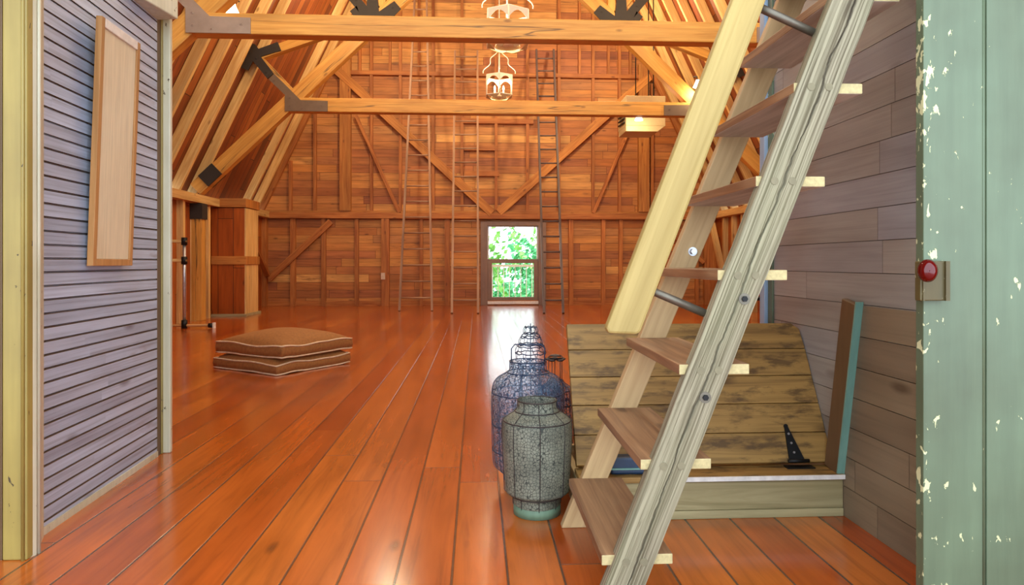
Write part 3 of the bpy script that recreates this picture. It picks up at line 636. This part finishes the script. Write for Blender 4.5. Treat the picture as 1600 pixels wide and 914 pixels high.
# browner lower panel with slanted teal edged trim
P1 = atX(1352, 478, XW); P2 = atX(1322, 740, XW)
m = MB(); z = 0
def xe_(z):  # slanted edge
    return P2.y + (P1.y - P2.y) * (z - P2.z) / (P1.z - P2.z) if z > P2.z else P2.y
while z < P1.z:
    z1 = min(P1.z, z + pw - .002)
    m.prism([(XW - .012, ya, z + .001), (XW - .012, xe_(z), z + .001), (XW - .012, xe_(z1), z1), (XW - .012, ya, z1)], (.0115, 0, 0), (0, 1, 0), (0, 0, 1)); z += pw
m.build('lower_panel', 'rpan', nrw)
dv = (P1 - P2).normalized()
A0 = Vector((XW - .027, P2.y + .05, P2.z)); A1 = Vector((XW - .027, P1.y + .05, P1.z + .015))
et = MB().beam(A0, A1, .028, .10, up=(0, 1, 0)).build('edge_trim', 'brownp', nrw, .004)
MB().beam(A0 + Vector((.0, -.055, 0)), A1 + Vector((0, -.055, 0)), .030, .008, up=(0, 1, 0)).build('edge_face', 'teal', et)
MB().bx(XW + .06, XR - .1, YE - .12, YE - .02, 0, 3.2).build('return_wall', 'knee', nrw)
MB().bx(XW - .03, XW + .1, YE, YE + .06, 0, 3.2, along=2).build('corner_trim', 'bluet', nrw, .004)
MB().bx(XW - .012, XW + .0, YE - .05, YE, 0, 3.2, along=2).build('corner_strip', 'green', nrw, .002)

# ------------------------------------------------------------------ hatch: curb and raised lid
Cf = onfloor(1323, 806); yc0 = Cf.y; zc = .165
xcl, xcr = at(905, 745, yc0).x, XW - .014
cb = thing('hatch_curb', ((xcl + xcr) / 2, yc0, 0), 'low pale board curb around the floor hatch, white-edged on top', 'hatch curb')
MB().bx(xcl, xcr, yc0, yc0 + .03, .035, zc - .012).build('front_board', 'curb', cb, .003)
MB().bx(xcl, xcr, yc0 - .004, yc0 + .03, .0, .034).build('lower_strip', 'curb', cb, .003)
MB().bx(xcl, xcr, yc0 - .012, yc0 + .13, zc - .012, zc + .012).build('top_board', 'lid', cb, .004)
MB().bx(xcl + .35, xcr, yc0 - .016, yc0 - .011, zc - .008, zc + .010).build('edge_strip', 'white', cb)
MB().bx(xcl, xcl + .03, yc0 + .03, yc0 + .6, .0, zc - .012, along=1).build('side_board', 'curb', cb, .003)
MB().bx(xcl + .03, xcr, yc0 + .57, yc0 + .6, .0, zc - .012).build('back_board', 'curb', cb, .003)
# lid
zl0 = zc + .029; yl0 = yc0 + .10
Lb, Rb = at(901, 735, yl0).x, at(1309, 735, yl0).x - .02
top = at(1257, 504, yl0 + .31); ldir = Vector((0, .31, top.z - zl0)); LLn = ldir.length; ldir.normalize(); ln = Vector((0, -ldir.z, ldir.y))
lid = thing('hatch_lid', ((Lb + Rb) / 2, yl0, zl0), 'raised hatch lid of worn amber planks leaning back behind the ladder stair', 'hatch lid')
m = MB(); n = 5; ww = LLn / n
for i in range(n):
    r0, r1 = i * ww + .0015, (i + 1) * ww - .0015
    c = Vector(((Lb + Rb) / 2, yl0, zl0)) + ldir * (r0 + r1) / 2 - ln * .018
    pts = [(Lb, r0), (Rb, r0), (Rb, r1), (Lb, r1)]
    if i == n - 1: pts = [(Lb, r0), (Rb, r0), (Rb - .006, r1 - .03), (Rb - .04, r1), (Lb, r1)]
    P_ = [Vector((x, yl0, zl0)) + ldir * r - ln * .034 for x, r in pts]
    m.prism(P_[::-1], ln * .034, (1, 0, 0), ldir, off=(i * 3.7, i * 5.3))
m.build('board_panel', 'lid', lid, .003)
hx = at(1243, 700, yl0).x
def hp(x, r, o=.004): return Vector((x, yl0, zl0)) + ldir * r + ln * o
m = MB(); m.prism([hp(hx - .028, .012), hp(hx + .038, .012), hp(hx - .004, .155), hp(hx - .018, .155)], ln * .006, (1, 0, 0), (0, 0, 1)); m.tube([hp(hx - .011, .155, .003), hp(hx - .011, .155, .010)], .009, 12)
sh = m.build('strap_hinge', 'black', lid)
MB().tube([hp(hx - .035, .004, .012), hp(hx + .055, .004, .012)], .008, 10).build('hinge_barrel', 'black', sh)
MB().bx(hx - .05, hx + .07, yl0 - .035, yl0 + .005, zc + .012, zc + .017).build('hinge_leaf', 'black', sh)
for k, r in enumerate((.04, .08, .12)): MB().tube([hp(hx - .002 - .003 * k, r, .009), hp(hx - .002 - .003 * k, r, .014)], .005, 8).build('screw', 'steel', sh)
# navy thing in the dark gap
nb = thing('navy_toolbox', (at(985, 735, yl0 - .03).x, yl0 - .04, zc + .012), 'small dark navy box with a pale rim on the hatch curb behind the lower treads', 'box')
c = at(985, 735, yl0 - .04)
MB().bx(c.x - .09, c.x + .07, yl0 - .08, yl0 - .02, zc + .013, zc + .085).build('body', 'navy', nb, .01); MB().bx(c.x - .095, c.x + .075, yl0 - .085, yl0 - .018, zc + .035, zc + .042).build('rim', 'teal', nb)

# ------------------------------------------------------------------ ladder stair
st = thing('ladder_stair', (.6, 1.95, 0), 'steep open ladder stair with weathered grey stringer and brown treads', 'stair')
Yf0, Yf1 = 1.93, 1.975
def line_at(p, q, Y, z): a, b_ = at(*p, Y), at(*q, Y); return a.x + (b_.x - a.x) * (z - a.z) / (b_.z - a.z)
def stringer(lp, lq, rp, rq, Y0, Y1, ztop, mat, nm='stringer'):
    pts = [(line_at(lp, lq, Y0, 0), 0), (line_at(rp, rq, Y0, 0), 0), (line_at(rp, rq, Y0, ztop), ztop), (line_at(lp, lq, Y0, ztop), ztop)]
    d = Vector((pts[3][0] - pts[0][0], 0, ztop)).normalized(); n_ = Vector((d.z, 0, -d.x))
    m = MB(); N = 30; L_, R_ = [], []
    for i in range(N + 1):
        f = i / N; w1, w2 = (random.uniform(-.0015, .0015) for _ in range(2))
        L_.append((pts[0][0] + (pts[3][0] - pts[0][0]) * f + w1, ztop * f)); R_.append((pts[1][0] + (pts[2][0] - pts[1][0]) * f + w2, ztop * f))
    poly = [Vector((x, Y0, z)) for x, z in R_[::-1]] + [Vector((x, Y0, z)) for x, z in L_]
    # build as strip of quads for clean shading
    rows = []
    for (xl, z), (xr, _) in zip(L_, R_): rows.append([m.bm.verts.new(v) for v in ((xl, Y0, z), (xr, Y0, z), (xr, Y1, z), (xl, Y1, z))])
    wd = (R_[0][0] - L_[0][0]) * d.z; per = [0, wd, wd + (Y1 - Y0), 2 * wd + (Y1 - Y0), 2 * wd + 2 * (Y1 - Y0)]; o_ = 5.0
    for i in range(N):
        u0, u1 = i * ztop / N / d.z, (i + 1) * ztop / N / d.z
        for k in range(4):
            k2 = (k + 1) % 4; m.face([rows[i][k], rows[i][k2], rows[i+1][k2], rows[i+1][k]], [(u0, per[k] + o_), (u0, per[k+1] + o_), (u1, per[k+1] + o_), (u1, per[k] + o_)])
    m.face(rows[0][::-1], [(0, 0)] * 4); m.face(rows[-1], [(0, 0)] * 4)
    return m.build(nm, mat, st, .004)
sf = stringer((945, 914), (1300, 0), (1010, 914), (1367, 0), Yf0, Yf1, 2.75, 'strg')
sf['label'] = 'weathered grey green cracked stringer'
sb = stringer((877, 825), (1179, 92), (918, 825), (1222, 92), 2.64, 2.684, 2.75, 'strb')
tz0 = at(995, 865, 1.95).z; step = .2775
for k in range(9):
    z = tz0 + k * step
    xa = line_at((940, 865), (1243, 120), 1.95, z); xb = line_at((1050, 865), (1349, 125), 1.95, z)
    m = MB(); nseg = 1
    m.box(((xa + xb) / 2, (1.945 + 2.645) / 2, z - .0155), (0, (2.645 - 1.945) / 2, 0), ((xb - xa) / 2, 0, 0), (0, 0, .0155), endmi=1)
    m.bm.faces.ensure_lookup_table(); m.bm.faces[1].material_index = 2
    tr = m.build('tread', ['tread', 'endg', 'underw'], st, .003)
    for fx in (.30, .72):
        xs = line_at((945, 914), (1300, 0), Yf0, z - .016); xr = line_at((1010, 914), (1367, 0), Yf0, z - .016)
        c = Vector((xs + (xr - xs) * fx, Yf0 - .002, z - .016)); MB().tube([c, c + Vector((0, .004, 0))], .0115, 14).build('wooden_plug', 'plug', st)
for pp in ((1163, 467), (1102, 621)):
    c = at(*pp, Yf0); m = MB(); m.tube([c - Vector((0, .002, 0)), c + Vector((0, .003, 0))], .017, 16)
    o = m.build('bolt_washer', 'rod', st); MB().tube([c - Vector((0, .007, 0)), c], .009, 6).build('bolt', 'black', o)
c = at(1082, 393, 2.64); m = MB(); m.tube([c - Vector((0, .02, 0)), c], .012, 6); m.tube([c - Vector((0, .004, 0)), c], .018, 14); m.build('nut', 'steel', st)
# handrail board and pipe brackets
hr0, hr1 = 1.915, 1.955
pts = [at(945, 519, hr0), at(1000, 523, hr0), at(1206, -30, hr0), at(1156, -30, hr0)]
d = (pts[3] - pts[0]).normalized(); up = 1.0
pts = [pts[0], pts[1], pts[2] + d * 1.0, pts[3] + d * 1.0]
n_ = Vector((d.z, 0, -d.x))
pts = [pts[0] + d * .012, pts[0] + n_ * .012, pts[1] - Vector((.008, 0, 0)), pts[1] + d * .01, pts[2], pts[3]]
hr = MB().prism(pts, (0, hr1 - hr0, 0), d, n_).build('handrail', 'rail', st, .008); hr['label'] = 'pale straight-sawn handrail board'
for p, q in (((1112, 494), (985, 440)), ((1286, 58), (1170, 4))):
    MB().tube([at(*p, 1.98), at(*q, 1.962)], .0125, 14).build('handrail_bracket', 'rod', st)

# ------------------------------------------------------------------ green door leaf with red knob
dY = 1.84; e = at(1443, 500, dY).x
door = bpy.data.objects.new('door_1', None); col.objects.link(door); door.location = (e, dY, 0)
struct(door, 'chipped sage green plank door standing open at the right edge', 'door')
s1 = at(1541, 500, dY).x
MB().bx(e, s1 - .0015, dY, dY + .035, 0.01, 2.1, along=2).build('door_board', 'green', door, .003)
MB().bx(s1 + .0015, s1 + .30, dY, dY + .035, 0.01, 2.1, along=2).build('door_board', 'green', door, .003)
MB().tube([(s1 - .008, dY + .001, .01), (s1 - .008, dY + .001, 2.1)], .004, 8).build('bead', 'green', door)
a, b_ = at(1438, 470, 1.815), at(1482, 408, 1.815)
lc = MB().bx(a.x, b_.x, 1.815, dY, a.z, b_.z).build('lock_case', 'brass', door, .003)
MB().bx(b_.x - .012, b_.x, 1.808, 1.815, a.z, b_.z, along=2).build('case_ridge', 'brass', lc)
MB().bx(a.x + .006, a.x + .010, 1.811, 1.815, a.z, b_.z - .05, along=2).build('case_ridge', 'brass', lc)
k = at(1449, 423, 1.775)
m = MB()
prof = [(.001, -.024), (.012, -.0225), (.020, -.016), (.0245, -.006), (.0245, .004), (.019, .013), (.010, .018), (.009, .045)]
m.lathe((0, 0, 0), [(r_ , z_) for r_, z_ in prof], 28)
m.bm.transform(Matrix.Translation((k.x, k.y, k.z)) @ Matrix.Rotation(R(-22), 4, 'Z') @ Matrix.Rotation(R(-90), 4, 'X') @ Matrix.Diagonal((.98, 1.28, 1, 1)))
m.build('knob', 'red', door)

# ------------------------------------------------------------------ floor cushions
def cushion(center, ang, size, th, z0, seed, label, warp):
    t = thing('floor_cushion', (center.x, center.y, z0), label, 'cushion')
    rnd = random.Random(seed); ph = [rnd.uniform(0, 6) for _ in range(6)]
    ca, sa = math.cos(ang), math.sin(ang); S = size / 2
    def W(x, y, z): return Vector((center.x + x * ca - y * sa, center.y + x * sa + y * ca, z0 + z))
    def edge(x, y):  # pinch of outline
        k = .055 * S; return (x * (1 - k * (1 - (y / S) ** 2)), y * (1 - k * (1 - (x / S) ** 2)))
    wav = lambda x, y: warp * (math.sin(x * 9 + ph[0]) * math.sin(y * 7 + ph[1]) + .5 * math.sin(x * 17 + ph[2] + y * 11))
    N = 22
    def pt(i, j, topf):
        x = -S + 2 * S * i / N; y = -S + 2 * S * j / N; ex, ey = edge(x, y)
        e_ = max(abs(x), abs(y)) / S; q = max(0, (1 - (x / S) ** 2)) * max(0, (1 - (y / S) ** 2))
        if topf: z = th + .12 * q ** .5 - .018 + wav(x, y) * (.4 + e_)
        else: z = .008 + (max(0, wav(x, y)) if e_ > .97 else 0) + .0
        return W(ex, ey, z)
    m = MB(); T_ = [[m.bm.verts.new(pt(i, j, True)) for j in range(N+1)] for i in range(N+1)]; B_ = [[m.bm.verts.new(pt(i, j, False)) for j in range(N+1)] for i in range(N+1)]
    for i in range(N):
        for j in range(N):
            m.face([T_[i][j], T_[i+1][j], T_[i+1][j+1], T_[i][j+1]], [(0, 0)] * 4, True); m.face([B_[i][j+1], B_[i+1][j+1], B_[i+1][j], B_[i][j]], [(0, 0)] * 4, True)
    rim = [(i, 0) for i in range(N)] + [(N, j) for j in range(N)] + [(N - i, N) for i in range(N)] + [(0, N - j) for j in range(N)]
    K = len(rim)
    for k_ in range(K):
        (a, b_), (c, d) = rim[k_], rim[(k_+1) % K]
        mid = []
        for (p, q) in ((a, b_), (c, d)):
            v = (T_[p][q].co + B_[p][q].co) / 2; o = Vector((v.x - center.x, v.y - center.y, 0)).normalized() * .012; mid.append(m.bm.verts.new(v + o + Vector((0, 0, .004 * math.sin(p * 2.3 + q)))))
        m.face([B_[a][b_], B_[c][d], mid[1], mid[0]], [(0, 0)] * 4, True); m.face([mid[0], mid[1], T_[c][d], T_[a][b_]], [(0, 0)] * 4, True)
    top_p = [T_[p][q].co.copy() for p, q in rim]; bot_p = [B_[p][q].co.copy() for p, q in rim]
    m.build('cover', 'cush', t)
    MB().tube(top_p, .0085, 6, closed=True).build('piping', 'pipe', t); MB().tube(bot_p, .0085, 6, closed=True).build('piping', 'pipe', t)
cl, cf, cr = onfloor(331, 578), onfloor(432, 588), onfloor(549, 570)
ctr = (cl + cr) / 2; ang = (math.atan2((cr - cf).y, (cr - cf).x) + math.atan2((cl - cf).y, (cl - cf).x) - math.pi / 2) / 2
sz = ((cl - cf).length + (cr - cf).length) / 2 * 1.08
ctr = cf + Vector((math.cos(ang), math.sin(ang), 0)) * sz / 2 + Vector((math.cos(ang + math.pi/2), math.sin(ang + math.pi/2), 0)) * sz / 2
cushion(ctr, ang, sz, .115, .002, 5, 'square tan floor cushion with cream piping, lower of the two stacked', .006)
cushion(ctr + Vector((.02, .02, 0)), ang + R(2), sz, .13, .150, 9, 'square tan floor cushion with cream piping, upper of the two stacked', .006)

# ------------------------------------------------------------------ wire lanterns
def smoothprof(pts, n=6):
    out = []
    for i in range(len(pts) - 1):
        p0, p1, p2, p3 = pts[max(0, i-1)], pts[i], pts[i+1], pts[min(len(pts)-1, i+2)]
        for k in range(n):
            t_ = k / n
            out.append(tuple(.5 * ((2*p1[j]) + (-p0[j]+p2[j])*t_ + (2*p0[j]-5*p1[j]+4*p2[j]-p3[j])*t_**2 + (-p0[j]+3*p1[j]-3*p2[j]+p3[j])*t_**3) for j in (0, 1)))
    out.append(pts[-1]); return out
def wire_lantern(c, prof, mat, wmat, ribs, hoops, label, handle=None, base=None):
    t = thing('wire_lantern', c, label, 'lantern')
    sp = smoothprof(prof)
    sh = MB().lathe(c, sp, 48, True, lambda a, z: 1 + .012 * math.sin(3 * a + z * 9)).build('wire_mesh_body', mat, t)
    for k in range(ribs):
        a = 2 * math.pi * k / ribs; MB().tube([Vector(c) + Vector(((r_ + .002) * math.cos(a), (r_ + .002) * math.sin(a), z)) for r_, z in sp], .0018, 5).build('rib', wmat, t)
    for z in hoops:
        r_ = min(sp, key=lambda q: abs(q[1] - z))[0] + .002
        MB().tube([Vector(c) + Vector((r_ * math.cos(2*math.pi*k/36), r_ * math.sin(2*math.pi*k/36), z)) for k in range(36)], .0028, 6, closed=True).build('hoop', wmat, t)
    if base:
        MB().lathe(c, [(base[0] * .2, 0.001), (base[0], 0.001), (base[0], base[1]), (base[0] * .9, base[1] + .002), (base[0]*.2, base[1]-.002)], 40).build('base_ring', 'base' , t)
    if handle:
        r_, z0, z1 = handle
        pts = [Vector(c) + Vector((-r_, 0, z0)), Vector(c) + Vector((-r_, 0, z1 - .02)), Vector(c) + Vector((-r_ * .8, 0, z1)), Vector(c) + Vector((r_ * .8, 0, z1)), Vector(c) + Vector((r_, 0, z1 - .02)), Vector(c) + Vector((r_, 0, z0))]
        MB().tube(pts, .003, 6).build('handle', wmat, t)
    return t
c1 = onfloor(839, 800)
u_ = c1.y / F
zz = lambda y: (at(839, y, c1.y).z)
wire_lantern(c1, [(.095, .03), (.099, zz(782)), (.101, zz(772)), (.133, zz(765)), (.136, zz(755)), (.139, zz(735)), (.144, zz(700)), (.146, zz(666)), (.137, zz(653)), (.092, zz(641)), (.081, zz(634)), (.081, zz(624))], 'shell', 'wireg', 8, [zz(770), zz(655), zz(641), zz(625)], 'squat grey green crackled wire lantern standing in front beside the stair', base=(.099, .038))
c2 = onfloor(825, 759); z2 = lambda y: at(825, y, c2.y).z
k2 = c2.y / F
wire_lantern(c2, [(36*k2, .03), (38*k2, .06), (52*k2, .10), (55*k2, .17), (56*k2, z2(640)), (55.5*k2, z2(606)), (48*k2, z2(590)), (32*k2, z2(581)), (28.5*k2, z2(578)), (28*k2, z2(564))], 'shellb', 'wireb', 10, [z2(564), z2(581), z2(612), z2(660), z2(700)], 'tall wire lantern tinted blue by painted-in window flare, with arched handle behind the grey green one', handle=(26*k2, z2(570), z2(538)), base=(36*k2, .04))
c3 = onfloor(868, 722); z3 = lambda y: at(868, y, c3.y).z; k3 = c3.y / F
t3 = wire_lantern(c3, [(22*k3, .02), (26*k3, .06), (28*k3, .15), (28*k3, z3(625)), (26*k3, z3(608)), (14*k3, z3(598)), (11*k3, z3(594))], 'shellb', 'wireb', 8, [z3(608), z3(630), z3(594), .1], 'small dark wire lantern with flower-topped frame tucked behind the blue grey one', base=(22*k3, .03))
for k in range(5):
    a = 2 * math.pi * k / 5 + .3; r_ = 11 * k3; p = c3 + Vector((r_ * math.cos(a), r_ * math.sin(a), z3(596))); q = Vector((p.x, p.y, z3(562)))
    MB().tube([p, q], .0022, 6).build('flower_stem', 'wireg', t3)
    MB().lathe(q, [(.001, .004), (.012, .008), (.022, .003), (.014, -.004), (.001, -.003)], 12, fn=lambda a, z: 1 + .25 * math.sin(5 * a)).build('flower', 'wireg', t3)
MB().tube([c3 + Vector((12*k3*math.cos(k/4*math.pi), 12*k3*math.sin(k/4*math.pi), z3(558))) for k in range(8)], .0022, 6, closed=True).build('top_ring', 'wireg', t3)
MB().lathe(Vector((c3.x, c3.y, z3(556))), [(.001, .01), (.02, .006), (.035, 0), (.02, -.003)], 14, fn=lambda a, z: 1 + .2 * math.sin(6 * a)).build('flower', 'wireg', t3)
# tiered pagoda wire stand
c4 = onfloor(829, 706); z4 = lambda y: at(829, y, c4.y).z; k4 = c4.y / F
t = thing('tiered_wire_stand', c4, 'tall pagoda-shaped tiered wire stand rising above the blue grey lantern', 'wire stand')
MB().tube([c4, Vector((c4.x, c4.y, z4(505)))], .003, 6).build('stem', 'wireb', t)
tiers = [(511, 9.5), (521, 11), (527, 16), (538, 19), (541, 21), (551.5, 24), (570, 20)]
for y, r_ in tiers:
    rr = r_ * k4; N = 20
    MB().tube([Vector((c4.x + rr * math.cos(2*math.pi*k/N), c4.y + rr * math.sin(2*math.pi*k/N), z4(y) + (.004 * math.sin(k * 2.5)))) for k in range(N)], .0032, 6, closed=True).build('tier_ring', 'wireb', t)
for i, ((ya_, ra), (yb_, rb)) in enumerate(zip(tiers, tiers[1:])):
    for k in range(8):
        a = 2 * math.pi * k / 8 + i * .2
        p = Vector((c4.x + ra*k4*math.cos(a), c4.y + ra*k4*math.sin(a), z4(ya_))); q = Vector((c4.x + rb*k4*math.cos(a+.1), c4.y + rb*k4*math.sin(a+.1), z4(yb_)))
        MB().tube([p, (p + q)/2 + Vector(((.006)*math.cos(a), .006*math.sin(a), 0)), q], .0018, 5).build('wire_bar', 'wireb', t)
for k in range(4):
    a = math.pi / 4 + k * math.pi / 2; MB().tube([Vector((c4.x + 20*k4*math.cos(a), c4.y + 20*k4*math.sin(a), z4(570))), Vector((c4.x + 24*k4*math.cos(a), c4.y + 24*k4*math.sin(a), .003))], .003, 6).build('leg', 'wireb', t)
